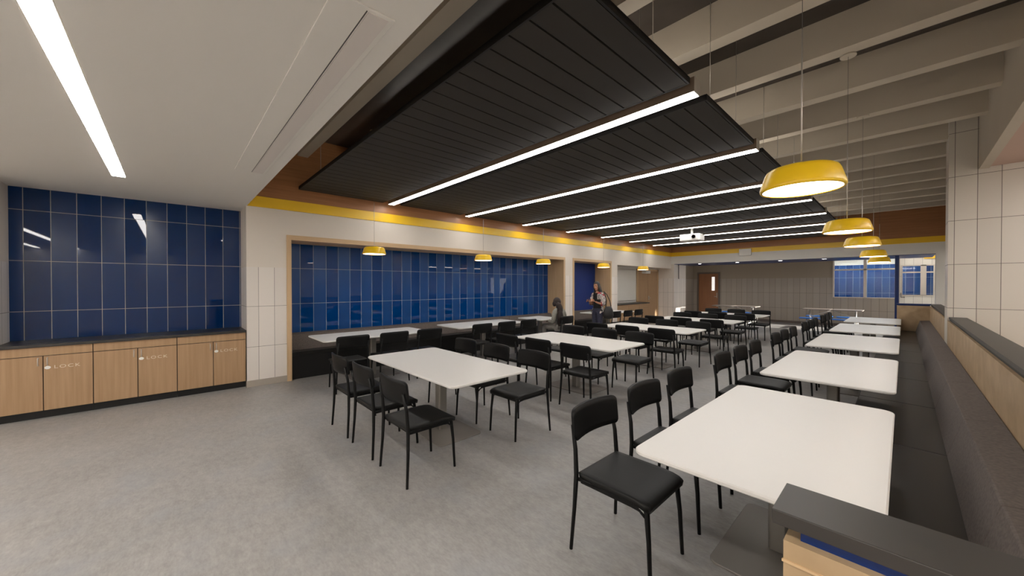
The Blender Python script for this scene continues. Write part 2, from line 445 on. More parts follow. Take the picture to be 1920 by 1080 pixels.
# double door and whiteboard of the service recess
d = struct('door_2', MB().box(XB, XB + .05, 14.14, 14.20, 0, 2.27).box(XB, XB + .05, 15.97, YF, 0, 2.27).box(XB, XB + .05, 14.14, YF, 2.2, 2.27), 'oak', label='oak door with lever handle left of the far opening')
MB().box(XB, XB + .035, 14.205, 15.08, .01, 2.195).build('door_leaf', 'cabinet_oak', d)
l2 = MB().box(XB, XB + .035, 15.09, 15.965, .01, 2.195).build('door_leaf', 'cabinet_oak', d)
MB().box(XB + .035, XB + .045, 15.13, 15.18, .95, 1.12).tube([(XB + .07, 15.155, 1.03), (XB + .07, 15.27, 1.03)], .01).tube([(XB + .035, 15.155, 1.03), (XB + .07, 15.155, 1.03)], .01).build('door_handle', 'steel', l2)
t = thing('whiteboard', 'blank white board above the far counter', 'whiteboard', (XB, 12.9, .95))
MB().box(0, .012, -1.18, 1.16, .02, 1.25).build('panel', 'whiteboard', t)
MB().add([(x_, a, c_) for x_ in (0, .02) for a, c_ in ((-1.2, 0), (1.18, 0), (1.18, 1.27), (-1.2, 1.27), (-1.18, .02), (1.16, .02), (1.16, 1.25), (-1.18, 1.25))],
         [f_ for i in range(4) for f_ in ((i, (i + 1) % 4, 4 + (i + 1) % 4, 4 + i), (8 + i, 12 + i, 12 + (i + 1) % 4, 8 + (i + 1) % 4), (i, 8 + i, 8 + (i + 1) % 4, (i + 1) % 4), (4 + i, 4 + (i + 1) % 4, 12 + (i + 1) % 4, 12 + i))]).build('frame', 'alu', t)
tag(MB().box(XB + .01, XB + .22, 14.55, 14.95, 2.08, 2.2).box(XB + .01, XB + .1, 14.7, 14.8, 2.19, 2.31).build('wall_speaker', 'white_plastic', bevel=.01), 'small white box under the soffit above the oak door', 'speaker')
tag(MB().tube([(XL + .16, 16.45, 1.86), (XL + .16, 16.45, 2.49)], .013, 8).box(XL + .14, XL + .18, 16.43, 16.47, 2.47, 2.486).build('hanging_rod', 'black'), 'thin black rod hanging at the left end of the far opening', 'rod')

# ------------------------------------------------------------------ joists
JY = [1.57 + .983 * k for k in range(15)]
J0 = None
for k, y in enumerate(JY):
    x1 = .71 if y < 8.2 else (.437 if y < 8.75 else .9)
    j = MB().box(XL, x1, y, y + .155, 3.77, 4.105).build('ceiling_joist', 'joist_paint')
    tag(j, 'painted ceiling joist, ' + ['nearest', 'second', 'third', 'fourth', 'fifth', 'sixth', 'seventh', 'eighth', 'ninth', 'tenth', 'eleventh', 'twelfth', 'thirteenth', 'fourteenth', 'farthest'][k] + ' from the lowered white ceiling', 'joist', 'joists under the dark deck')

# ------------------------------------------------------------------ dark ceiling clouds and linear lamps
ORD = ['nearest', 'second', 'third', 'fourth', 'fifth', 'sixth', 'seventh', 'farthest']
CX0, CX1 = -6.93, -1.17
root = thing('ceiling_cloud', '', 'ceiling panel', (0, 0, 0))
n = 31; pw = (CX1 - CX0 - .03) / n
b = MB()
for i in range(n):
    x = CX0 + .015 + i * pw
    b.box(x + .007, x + pw - .007, .015, 1.435, 3.2, 3.225)
b.build('slats', 'cloud_dark', root)
MB().box(CX0, CX1, 0, .015, 3.198, 3.25).box(CX0, CX1, 1.435, 1.45, 3.198, 3.25).box(CX0, CX0 + .015, 0, 1.45, 3.198, 3.25).box(CX1 - .015, CX1, 0, 1.45, 3.198, 3.25).box(CX0, CX1, 0, 1.45, 3.226, 3.25).build('frame', 'cloud_edge', root)
for x in (CX0 + .8, CX1 - .015):
    for y in (.12, .85): MB().tube([(x, y, 3.25), (x, y, 4.105)], .003, 6).build('cable', 'alu', root)
clouds = []
for k in range(8):
    lab = 'dark slatted ceiling panel, ' + ORD[k] + ' of eight under the joists'
    if k == 0: root.location = (0, 1.577, 0); root['label'] = lab; root['group'] = 'dark slatted ceiling panels'
    else: dup(root, (0, 1.577 + 1.8155 * k, 0), label=lab)
root = thing('linear_light', '', 'ceiling light', (0, 0, 0))
LX0, LX1 = -6.80, -1.157
MB().box(LX0, LX1, -.055, .055, 3.156, 3.275).build('housing', 'housing_reflect_brown', root)
MB().box(LX1, LX1 + .004, -.056, .056, 3.150, 3.276).build('end_cap', 'alu', root)
MB().box(LX0 + .05, LX1 - .05, -.045, .045, 3.275, 3.279).build('added_top_glow', 'added_uplight', root)  # added glowing top face that brightens deck, joists and upper wood
L_ = (LX1 - LX0) / 3
for i in range(3): MB().box(LX0 + i * L_ + .006, LX0 + (i + 1) * L_ - .006, -.052, .052, 3.150, 3.1565).build('diffuser', 'strip_light', root)
for x in (LX0 + .5, LX1 - .5): MB().tube([(x, 0, 3.275), (x, 0, 4.105)], .002, 6).build('cable', 'alu', root)
for k in range(7):
    lab = 'long lit linear light, ' + (ORD[k] if k < 6 else 'farthest') + ' of seven between the dark panels'
    if k == 0: root.location = (0, 3.135, 0); root['label'] = lab; root['group'] = 'linear lights between the dark panels'
    else: dup(root, (0, 3.135 + 1.8155 * k, 0), label=lab)

# lamps recessed into the lowered ceiling
t = thing('recessed_strip_light', 'bright recessed strip light in the lowered white ceiling', 'ceiling light', (0, 0, 2.83))
for x0 in (-6.06, -3.50, -.94, 1.62):
    MB().box(x0 + .005, x0 + 2.553, -.475, -.37, -.008, -.001).build('diffuser', 'recess_light', t)
MB().box(-6.07, 4.18, -.483, -.477, -.006, -.001).box(-6.07, 4.18, -.367, -.361, -.006, -.001).build('trim_edge', 'alu', t)
t = thing('recessed_strip_light', 'added fill strip light on the lowered ceiling behind the camera', 'ceiling light', (0, -2.3, 2.83))
MB().box(-6.06, 4.1, -.9, -.8, -.008, -.001).build('diffuser', 'recess_light', t)  # unseen strips added behind the camera to brighten the near zone
for x0 in (-6.06, -3.50, -.94, 1.62): MB().box(x0 + .005, x0 + 2.553, -.105, .0, -.008, -.001).build('diffuser', 'recess_light', t)
t = thing('ceiling_slot', 'long unlit white slot panel recessed in the lowered ceiling', 'ceiling panel', (0, 0, 2.83))
MB().box(-4.84, -1.62, .50, .77, -.008, 0).build('frame', 'gypsum', t, .002)
MB().box(-4.82, -1.64, .655, .745, -.012, -.008).build('diffuser', 'off_diffuser', t)
MB().box(-4.82, -1.64, .645, .649, -.011, -.008).build('joint', 'metal_dark', t)
# unseen passage strips added to light the right side; hall and back room lamps
for i, (x, y, z, lx, ly, lab) in enumerate(((2.3, 4.6, 3.24, .1, 3.2, 'added unseen strip light over the passage right of the booth'), (2.6, 12.0, 2.6, .1, 2.5, 'added unseen strip light over the passage behind the tiled pier'),
                                           (-1.2, 20.2, 2.75, 1.6, .06, 'slim ceiling light behind the far windows, nearer the glass'), (-1.2, 20.9, 2.75, 1.6, .06, 'slim ceiling light behind the far windows, nearer the blue wall'),
                                           (.6, 18.0, 2.9, .6, .06, 'slim ceiling light over the far hall'))):
    tag(MB().box(x - lx, x + lx, y - ly, y + ly, z - .012, z - .002).build('strip_light', 'recess_light' if i != 1 else 'strip_light'), lab, 'ceiling light')
t = None
for k, x in enumerate((-5.88, -4.48, -3.09, -1.86, -.6)):
    if k == 0:
        t = thing('downlight', '', 'ceiling light', (x, 16.32, 2.485)); t['group'] = 'round downlights in the blue soffit'
        MB().lathe([(.06, -.004), (.085, -.004), (.085, 0)], n=24).build('ring', 'white_plastic', t)
        MB().disc(.06, -.003, up=False).build('lens', 'down_light', t); q = t
    else: q = dup(t, (x, 16.32, 2.485))
    q['label'] = 'small round downlight in the blue soffit, ' + ['leftmost', 'second from left', 'middle one', 'second from right', 'rightmost'][k]

# ------------------------------------------------------------------ pendants
root = thing('pendant_lamp', '', 'pendant lamp')
b = MB()
prof = [(.168, .0), (.178, -.002), (.182, .006), (.182, .016), (.160, .088), (.152, .103), (.138, .112), (.10, .117), (.02, .119)]
b.lathe(prof, n=48, capt=True); b.build('lamp_shade', 'lamp_yellow', root)
MB().lathe([(.172, .004), (.171, .012)], n=48).disc(.172, .006, n=48, up=False).build('diffuser', 'pendant_light', root)
MB().tube([(0, 0, .115), (0, 0, .84)], .0035, 8).build('rod', 'alu', root)

PY = [2.432, 4.70, 6.536, 9.115, 11.447]
pend_all = []
first = True
for side, x in (('right booth', -.372), ('left alcoves', -5.9)):
    for k, y in enumerate(PY):
        z = 2.10
        lab = 'yellow drum pendant lamp, ' + ['nearest', 'second', 'middle', 'fourth', 'farthest'][k] + ' of the row ' + ('over the right booth tables' if x > -1 else 'in front of the left alcoves')
        if first: q = root; first = False; q.location = (x, y, z)
        else: q = dup(root, (x, y, z))
        pend_all.append((q, k)); q['label'] = lab; q['group'] = 'yellow pendants over the booth tables' if x > -1 else 'yellow pendants along the left wall'

def hanger(ht):
    a = MB().tube([(0, 0, .84), (0, 0, ht - .01)], .0014, 6); b_ = MB().lathe([(.06, ht - .012), (.06, ht)], n=24, capb=True, capt=True)
    a = a.build('cable', 'metal_dark'); b_ = b_.build('canopy', 'joist_paint'); da, db = a.data, b_.data
    bpy.data.objects.remove(a); bpy.data.objects.remove(b_); return da, db


HG = {1.67: hanger(1.67), 2.005: hanger(2.005)}
for q, k in pend_all:      # the lamps that miss a joist hang from the deck
    for nm_, me_ in zip(('cable', 'canopy'), HG[2.005 if k in (0, 3) else 1.67]):
        o_ = bpy.data.objects.new(nm_, me_); col.objects.link(o_); o_.parent = q


# ------------------------------------------------------------------ projector
t = thing('projector', 'white ceiling projector on a short pole below the slatted panels', 'projector', (-4.07, 10.72, 0))
MB().slab(-.27, .27, -.2, .2, 2.83, 3.01, .04, .012).build('body', 'white_plastic', t)
MB().tube([(0, 0, 3.005), (0, 0, 3.198)], .032, 14).lathe([(.06, 3.185), (.06, 3.199)], n=20, capb=True, capt=True).build('pole', 'white_plastic', t)
b = MB()
b.lathe([(.0, 0), (.05, 0), (.055, .012), (.05, .03)], n=20)
ln = b.build('lens', 'metal_dark', t); ln.rotation_euler = (PI / 2, 0, 0); ln.location = (.12, -.2, 2.93)
MB().box(-.2, .2, -.15, .15, 2.822, 2.831).build('vent_panel', 'alu', t)
t = thing('wall_speaker', 'white box in front of the yellow band on the far beam', 'speaker', (-4.12, YF - .06, 2.84))
MB().box(-.2, .2, -.06, .03, -.13, .13).build('body', 'white_plastic', t, .012)
MB().box(-.17, .17, -.065, -.06, -.1, .1).build('grille', 'whiteboard', t)

# ------------------------------------------------------------------ cabinets of the near recess
edges = [-1.47, -.724, .059, .85]; splits = [-1.118, -.329, .455]
names = ['leftmost', 'middle', 'rightmost']
XC = -6.985
for i in range(3):
    y0, y1, ys = edges[i], edges[i + 1], splits[i]
    t = thing('base_cabinet', 'oak base cabinet with two lettered doors, ' + names[i] + ' of three under the dark counter', 'cabinet', (XC, (y0 + y1) / 2, 0), group='oak cabinets under the near counter')
    oy = -(y0 + y1) / 2
    Y = lambda v: v + oy
    MB().box(-.59, -.02, Y(y0) + .001, Y(y1) - .001, .1, .86).build('carcass', 'kick_black', t)  # black, so the shade in the door gaps is put into the colour
    MB().box(-.56, -.07, Y(y0) + .001, Y(y1) - .001, 0, .1).build('toe_kick', 'kick_black', t)
    MB().box(-.02, 0, Y(y0) + .004, Y(y1) - .004, .757, .858).build('drawer_front', 'cabinet_oak', t)
    for a, c_, hy in ((y0, ys, ys - .035), (ys, y1, ys + .035)):
        dd = MB().box(-.02, 0, Y(a) + .004, Y(c_) - .004, .102, .749).build('door', 'cabinet_oak', t, .001)
        h = Y(hy)
        MB().tube([(0, h, .73), (.025, h, .73), (.025, h, .64), (0, h, .64)], .0055, 8).build('handle', 'frame_light', dd)
        if a == ys:
            mb = MB(); rr = .024
            mb.loft([[(xx, h + rr * math.cos(2 * PI * k / 20), .610 + rr * .8 * math.sin(2 * PI * k / 20)) for k in range(20)] for xx in (0, .008)])
            mb.build('lock', 'white_plastic', dd)
            cu = bpy.data.curves.new('lettering', 'FONT'); cu.body = 'LOCK'; cu.size = .055; cu.extrude = .0006; cu.space_character = 1.25; cu.align_y = 'CENTER'
            tmp = bpy.data.objects.new('tmp', cu); col.objects.link(tmp)
            bpy.context.view_layer.update()
            me = bpy.data.meshes.new_from_object(tmp.evaluated_get(bpy.context.evaluated_depsgraph_get()))
            bpy.data.objects.remove(tmp)
            me.transform(Matrix(((0, 0, 1, .0008), (1.25, 0, 0, h + .045), (0, 1, 0, .610), (0, 0, 0, 1))))
            me.materials.clear(); me.materials.append(M['engraving'])
            lo = bpy.data.objects.new('lettering', me); col.objects.link(lo); lo.parent = dd; lo['label'] = 'pale LOCK lettering'
t = thing('countertop', 'dark grey counter running along the blue tiled recess', 'countertop', (XC, -.31, .86))
MB().box(-.597, .02, -1.155, 1.165, .0, .035).build('worktop', 'counter_dark', t, .003)
for y in (-.75, .06, .87):
    MB().slab(-.48, -.18, y - .22, y + .22, .0345, .037, .04, .0005).build('sink', 'sink_dark', t)
# cabinets of the far service recess
for i in range(3):
    y0 = 11.66 + i * .81; y1 = y0 + .81
    t = thing('base_cabinet', 'oak cabinet below the white board, ' + names[i] + ' of three under the far counter', 'cabinet', (-7.0, y0, 0), group='oak cabinets under the far counter')
    MB().box(-.58, -.02, .001, .809, .1, .86).build('carcass', 'kick_black', t)  # painted black as well, for dark shade between the fronts
    MB().box(-.55, -.07, .001, .809, 0, .1).build('toe_kick', 'kick_black', t)
    MB().box(-.02, 0, .005, .805, .70, .857).build('drawer_front', 'cabinet_oak', t)
    for a, c_ in ((.005, .402), (.408, .805)):
        MB().box(-.02, 0, a, c_, .102, .694).build('door', 'cabinet_oak', t)
tag(MB().box(XB + .002, -6.98, 11.645, 14.11, .86, .895).build('countertop', 'counter_dark', bevel=.003), 'dark counter under the white board in the far service recess', 'countertop')

# ------------------------------------------------------------------ right booth: half wall, bench
t = thing('half_wall', 'oak panelled half wall with dark cap wrapping the right booth', 'half wall')
WT, CT0, CT1 = 1.078, 1.10, 1.13
MB().box(.44, .60, .94, 13.55, 0, WT).build('wood_panel', 'booth_wood', t)
MB().box(-.165, .44, .915, 1.055, 0, WT).build('wood_panel', 'booth_wood', t)
MB().box(-.167, .44, .911, .915, 1.035, 1.040).build('groove', 'oak_x', t)
MB().box(-.115, .44, 13.48, 13.62, 0, WT).build('wood_panel', 'booth_wood', t)
MB().box(-.14, .44, .935, 1.045, WT, CT0).build('reveal_strip', 'blue_paint', t)
MB().box(.46, .585, 1.0, 13.55, WT, CT0).build('reveal_strip', 'black', t)
MB().box(-.10, .44, 13.50, 13.60, WT, CT0).build('reveal_strip', 'blue_paint', t)
MB().box(-.187, .62, .922, 1.068, CT0, CT1).build('cap', 'cap_dark', t, .002)
MB().box(.453, .62, 1.0685, 8.295, CT0, CT1).build('cap', 'cap_dark', t, .002)
MB().box(.453, .62, 8.805, 13.62, CT0, CT1).build('cap', 'cap_dark', t, .002)
MB().box(-.125, .452, 13.48, 13.62, CT0, CT1).build('cap', 'blue_paint', t, .002)


def bench(name, label, y0, y1, flip, xb, seg, xw, front, zt=.72):
    """booth bench along Y; local +x points to the wall behind the back cushion"""
    t = thing(name, label, 'bench', (xb, 0, 0)); s_ = -1 if flip else 1
    def P(poly, nm, m_, par, ya, yb, bev=0):
        v = [(s_ * a, ya, z) for a, z in poly] + [(s_ * a, yb, z) for a, z in poly]; k = len(poly)
        mb = MB(); mb.add(v, [tuple(range(k)), tuple(range(k, 2 * k))[::-1]] + [(i, (i + 1) % k, k + (i + 1) % k, k + i) for i in range(k)])
        return mb.build(nm, m_, par, bev)
    # profile measured from the wall face (x=0), seat front at -front
    P([(-front + .03, 0), (-.002, 0), (-.002, .40), (-front + .03, .40)], 'base', 'kick_black', t, y0 + .002, y1 - .002)
    ns = max(1, round((y1 - y0) / seg)); L = (y1 - y0 - .004) / ns
    for i in range(ns):
        a = y0 + .002 + i * L
        P([(-front, .40), (-.2, .40), (-.2, .445), (-front, .46)], 'seat', 'bench_vinyl', t, a + .0015, a + L - .0015, .006)
        P([(-.245, .40), (-.002, .40), (-.002, zt + .01), (-.165, zt - .005)], 'backrest', 'bench_fabric', t, a + .0015, a + L - .0015, .007)
    return t


bench('booth_bench', 'long dark booth bench along the right half wall', 1.06, 13.475, False, .44, 1.45, None, .75)
bench('booth_bench', 'dark bench built into the long blue tiled alcove', 1.475, 8.60, True, XB, 1.8, None, .585)
bench('booth_bench', 'dark bench built into the narrow plain blue alcove', 9.13, 11.165, True, XB, 2.2, None, .585)


# ------------------------------------------------------------------ tables
def table(name, label, x0, x1, y0, y1, group=None):
    cx, cy = (x0 + x1) / 2, (y0 + y1) / 2
    t = thing(name, label, 'table', (cx, cy, 0), 0, group)
    a, b_ = (x1 - x0) / 2, (y1 - y0) / 2
    MB().slab(-a, a, -b_, b_, .716, .74, .065, .006).build('tabletop', 'table_white', t)
    pa, pb = (.41, .265) if a > b_ else (.265, .41)
    if a < .5 and b_ < .5: pa = pb = .26
    MB().slab(-pa, pa, -pb, pb, 0, .012, .05, .003).build('base_plate', 'base_metal', t)
    MB().slab(-.05, .05, -.05, .05, .012, .70, .02, .002).build('column', 'metal_grey', t)
    MB().box(-.22, .22, -.03, .03, .70, .716).box(-.03, .03, -.22, .22, .70, .716).build('top_bracket', 'metal_dark', t)
    return t


N5 = ['nearest', 'second', 'third', 'fourth', 'farthest']
for k in range(5):
    y = 1.76 + 2.455 * k
    if k == 4: y = 11.6
    table('dining_table', 'white booth table on the right bench, ' + N5[k] + ' from the camera', -.97, -.035, y, y + 1.83, 'white tables along the right booth')
for k in range(5):
    y = 1.72 + 2.455 * k
    table('dining_table', 'white centre table among black chairs, ' + N5[k] + ' from the camera', -4.42, -2.58, y, y + .935, 'white tables down the middle')
table('dining_table', 'long white table at the left bench, nearest the wall cabinets', -6.9, -5.99, 1.69, 3.55, 'white tables at the left benches')
table('dining_table', 'long white table at the left bench, second in the long alcove', -6.9, -5.99, 4.18, 6.06, 'white tables at the left benches')
table('dining_table', 'small square white table beside the seated person', -6.9, -6.04, 6.62, 7.46, 'white tables at the left benches')
table('dining_table', 'long white table at the narrow blue alcove behind the standing person', -6.9, -5.99, 9.30, 11.1, 'white tables at the left benches')


# ------------------------------------------------------------------ chairs (local: sitter faces +Y)
def chair0():
    t = thing('dining_chair', '', 'chair')
    # seat pad: nearly square, dished, front edge rolled down
    us = [-1, -.985, -.93, -.8, -.5, -.2, .2, .5, .8, .93, .985, 1]; vv = [0, .02, .07, .2, .4, .6, .75, .86, .94, .985, 1]
    nx, ny = len(us) - 1, len(vv) - 1; top = []; bot = []
    for v in vv:
        y = -.222 + .460 * v
        rt, rb = [], []
        for u in us:
            eu = max(0, (abs(u) - .93) / .07); ev = max(0, (abs(2 * v - 1) - .93) / .07)
            rim = -.009 * min(1, eu ** 2 + ev ** 2)
            cut = .014 * min(1, eu * ev)
            z = .466 + rim - .008 * (1 - u * u) * math.sin(PI * v) - .022 * max(0, (v - .74) / .26) ** 2
            x = u * (.222 - cut - .006 * max(0, .3 - v)); yy = y - math.copysign(cut, v - .5)
            rt.append((x, yy, z)); rb.append((x * .98, yy * .98, z - .028))
        top.append(rt); bot.append(rb)
    mb = MB(); W_ = nx + 1
    vs = [p_ for r_ in top for p_ in r_] + [p_ for r_ in bot for p_ in r_]; N = W_ * (ny + 1); fs = []
    for j in range(ny):
        for i in range(nx):
            a = j * W_ + i
            fs.append((a, a + 1, a + W_ + 1, a + W_)); fs.append((N + a, N + a + W_, N + a + W_ + 1, N + a + 1))
    rim = [i for i in range(nx)] + [nx + j * W_ for j in range(ny)] + [ny * W_ + nx - i for i in range(nx)] + [(ny - j) * W_ for j in range(ny)]
    for k in range(len(rim)):
        a, c_ = rim[k], rim[(k + 1) % len(rim)]; fs.append((a, N + a, N + c_, c_))
    mb.add(vs, fs, True); mb.build('seat', 'chair_seat', t)
    # curved backrest
    cols = [-1, -.985, -.955, -.90, -.8, -.6, -.4, -.2, 0, .2, .4, .6, .8, .90, .955, .985, 1]
    R_ = .035; hw = .243; z0, z1 = .652, .842; fr, bk = [], []
    for u in cols:
        d = (1 - abs(u)) * hw
        cut = R_ - math.sqrt(max(0, R_ * R_ - (R_ - d) ** 2)) if d < R_ else 0
        a, c_ = z0 + cut, z1 - cut - .006 * (u * u)
        y = -.268 + .042 * u * u
        rf, rb = [], []
        for q in range(7):
            z = a + (c_ - a) * q / 6
            lean = -.10 * (z - .66) + .35 * max(0, .69 - z) ** 1.4
            rf.append((u * hw, y + lean + .011, z)); rb.append((u * hw, y + lean - .008, z))
        fr.append(rf); bk.append(rb)
    mb = MB(); n = len(cols); vs = [p_ for r_ in fr for p_ in r_] + [p_ for r_ in bk for p_ in r_]; N = n * 7; fs = []
    for i in range(n - 1):
        for j in range(6):
            a = i * 7 + j; fs.append((a, a + 7, a + 8, a + 1)); fs.append((N + a, N + a + 1, N + a + 8, N + a + 7))
    rim = [i * 7 for i in range(n)] + [(n - 1) * 7 + j for j in range(1, 7)] + [i * 7 + 6 for i in range(n - 2, -1, -1)] + [j for j in range(5, 0, -1)]
    for k in range(len(rim)):
        a, c_ = rim[k], rim[(k + 1) % len(rim)]; fs.append((a, c_, N + c_, N + a))
    mb.add(vs, fs, True); mb.build('backrest', 'chair_black', t)
    for s_ in (-1, 1):
        # rear leg rises into the back post
        MB().tube([(s_ * .25, -.243, 0), (s_ * .237, -.228, .25), (s_ * .226, -.222, .45), (s_ * .222, -.232, .60), (s_ * .216, -.258, .74)], [.0105, .0125, .0150, .0135, .011], 10).build('leg', 'chair_black', t)
        MB().tube([(s_ * .20, .235, 0), (s_ * .195, .222, .25), (s_ * .188, .207, .40), (s_ * .178, .190, .435)], [.0105, .0125, .0150, .014], 10).build('leg', 'chair_black', t)
    b = MB()
    for s_ in (-1, 1): b.box(min(s_ * .198, s_ * .212), max(s_ * .198, s_ * .212), -.20, .17, .402, .436).tube([(s_ * .219, -.215, .425), (s_ * .205, -.1, .425)], .011, 8).tube([(s_ * .205, .10, .408), (s_ * .196, .17, .396), (s_ * .192, .213, .36)], .007, 8)
    b.tube([(-.22, -.205, .424), (.22, -.205, .424)], .011, 8).tube([(-.186, .19, .418), (.186, .19, .418)], .011, 8)
    b.build('seat_frame', 'chair_black', t)
    return t


C0 = chair0(); used = [False]


def chair(x, y, rz, label, group):
    x += random.uniform(-.006, .006); y += random.uniform(-.006, .006)
    if not used[0]:
        used[0] = True; C0.location = (x, y, 0); C0.rotation_euler = (0, 0, rz); C0['label'] = label; C0['group'] = group; return C0
    return dup(C0, (x, y, 0), rz, label, group)


NS = ['near', 'middle', 'far']
for k in range(5):
    cy = 2.675 + 2.455 * k
    if k == 4: cy = 12.5
    for i, dy in enumerate((-.655, 0, .655)):
        chair(-1.122, cy + dy, -PI / 2, 'black chair facing the %s right booth table, %s of its three' % (N5[k], ['nearest', 'middle', 'farthest'][i]), 'black chairs facing the right booth')
for k in range(5):
    cy = 2.19 + 2.455 * k
    for i, dx in enumerate((-.655, 0, .655)):
        px = ['left', 'middle', 'right'][i]
        chair(-3.545 + dx, cy - .605, 0, 'black chair on near side of the %s centre table, %s of its three' % (N5[k], px), 'black chairs round the centre tables')
        chair(-3.545 + dx, cy + .605, PI, 'black chair on far side of the %s centre table, %s of its three' % (N5[k], px), 'black chairs round the centre tables')
for j, (cy, nm) in enumerate(((2.655, 'first long left bench table'), (5.13, 'second long left bench table'), (10.05, 'table at the narrow blue alcove'))):
    for i, dy in enumerate((-.655, 0, .655)):
        chair(-5.885, cy + dy, PI / 2, 'black chair at the %s, %s of three' % (nm, ['nearest', 'middle', 'farthest'][i]), 'black chairs at the left bench tables')
chair(-5.85, 7.08, PI / 2, 'black dining chair with the seated person on it', 'black chairs at the left bench tables')


# ------------------------------------------------------------------ folding cafeteria tables of the far room
def cafeteria(label, x, y):
    t = thing('cafeteria_table', label, 'table', (x, y, 0), 0, 'folding cafeteria tables in the far room')
    for s_ in (-1, 1):
        MB().slab(min(s_ * .02, s_ * .80), max(s_ * .02, s_ * .80), -.37, .37, .71, .735, .04, .004).build('tabletop', 'cafeteria_top', t)
        for b_ in (-1, 1):
            MB().slab(min(s_ * .05, s_ * .82), max(s_ * .05, s_ * .82), b_ * .66 - .14, b_ * .66 + .14, .41, .44, .07, .006).build('bench_seat', 'cafeteria_blue', t)
            MB().tube([(s_ * .62, b_ * .60, .41), (s_ * .60, b_ * .45, .22), (s_ * .58, b_ * .1, .12)], .014, 8).tube([(s_ * .62, b_ * .66, .41), (s_ * .62, b_ * .66, .06)], .013, 8).build('bench_bracket', 'steel', t)
        MB().tube([(s_ * .60, 0, .12), (s_ * .62, 0, .70)], .022, 10).tube([(s_ * .62, -.3, .70), (s_ * .62, .3, .70)], .014, 8).tube([(s_ * .6, 0, .45), (s_ * .05, 0, .68)], .012, 8).tube([(s_ * .6, -.66, .1), (s_ * .6, .66, .1)], .018, 8).build('leg_frame', 'steel', t)
        for b_ in (-1, 1):
            MB().tube([(s_ * .6 - .015, b_ * .66, .04), (s_ * .6 + .015, b_ * .66, .04)], .04, 14).build('wheel', 'black', t)
    return t


cafeteria('grey topped folding table in the far room, nearer the brown door', -4.75, 17.1)
cafeteria('grey topped folding table with bright blue benches, nearer the blue post', -1.72, 17.1)


# ------------------------------------------------------------------ people
def skin_mesh(chains, sub=1):
    """chains: lists of (x,y,z,r) or (.., rx, ry); edges join points of a chain; shared coordinates weld. Returns an evaluated mesh"""
    vs, rs, es, idx, roots = [], [], [], {}, []
    for ch in chains:
        prev = None; newroot = True
        for p_ in ch:
            k = tuple(round(a, 4) for a in p_[:3])
            if k in idx: newroot = False
            else: idx[k] = len(vs); vs.append(p_[:3]); rs.append(p_[3:] if len(p_) > 4 else (p_[3], p_[3]))
            i = idx[k]
            if prev is not None and prev != i: es.append((prev, i))
            prev = i
        if newroot: roots.append(idx[tuple(round(a, 4) for a in ch[0][:3])])
    me = bpy.data.meshes.new('tmp'); me.from_pydata(vs, es, []); me.update()
    ob = bpy.data.objects.new('tmp', me); col.objects.link(ob)
    sk = ob.modifiers.new('s', 'SKIN'); sk.use_smooth_shade = True
    for i, r_ in enumerate(rs): me.skin_vertices[0].data[i].radius = r_; me.skin_vertices[0].data[i].use_root = i in roots
    su = ob.modifiers.new('u', 'SUBSURF'); su.levels = su.render_levels = sub
    bpy.context.view_layer.update()
    out = bpy.data.meshes.new_from_object(ob.evaluated_get(bpy.context.evaluated_depsgraph_get()))
    bpy.data.objects.remove(ob); return out


def ellipsoid(mb, c, r_, rot=None, n=20, m_=14, fn=None):
    rings = []
    for j in range(m_ + 1):
        th = PI * j / m_
        ring = []
        for i in range(n):
            ph = 2 * PI * i / n
            v = Vector((math.sin(th) * math.cos(ph), math.sin(th) * math.sin(ph), math.cos(th)))
            if fn: v = fn(v)
            v = Vector((v.x * r_[0], v.y * r_[1], v.z * r_[2]))
            if rot: v = rot @ v
            ring.append(v + Vector(c))
        rings.append(ring)
    return mb.loft(rings, cap=False)


def finish(name, meshes, m_, parent, voxel=.009, smooth=2, extra=None):
    """join meshes into one watertight surface"""
    bm = bmesh.new()
    for me in meshes: bm.from_mesh(me)
    me = bpy.data.meshes.new(name); bm.to_mesh(me); bm.free()
    ob = bpy.data.objects.new(name, me); col.objects.link(ob)
    rm = ob.modifiers.new('r', 'REMESH'); rm.mode = 'VOXEL'; rm.voxel_size = voxel; rm.use_smooth_shade = True
    if smooth:
        s_ = ob.modifiers.new('sm', 'SMOOTH'); s_.iterations = smooth; s_.factor = .5
    bpy.context.view_layer.update()
    out = bpy.data.meshes.new_from_object(ob.evaluated_get(bpy.context.evaluated_depsgraph_get()))
    bpy.data.objects.remove(ob)
    out.name = name; out.materials.clear()
    out.materials.append(M[m_])
    for p_ in out.polygons: p_.use_smooth = True
    ob = bpy.data.objects.new(name, out); col.objects.link(ob); ob.parent = parent
    return ob


def mbm(mb):
    me = bpy.data.meshes.new('t'); me.from_pydata(mb.v, [], mb.f); me.update(); return me


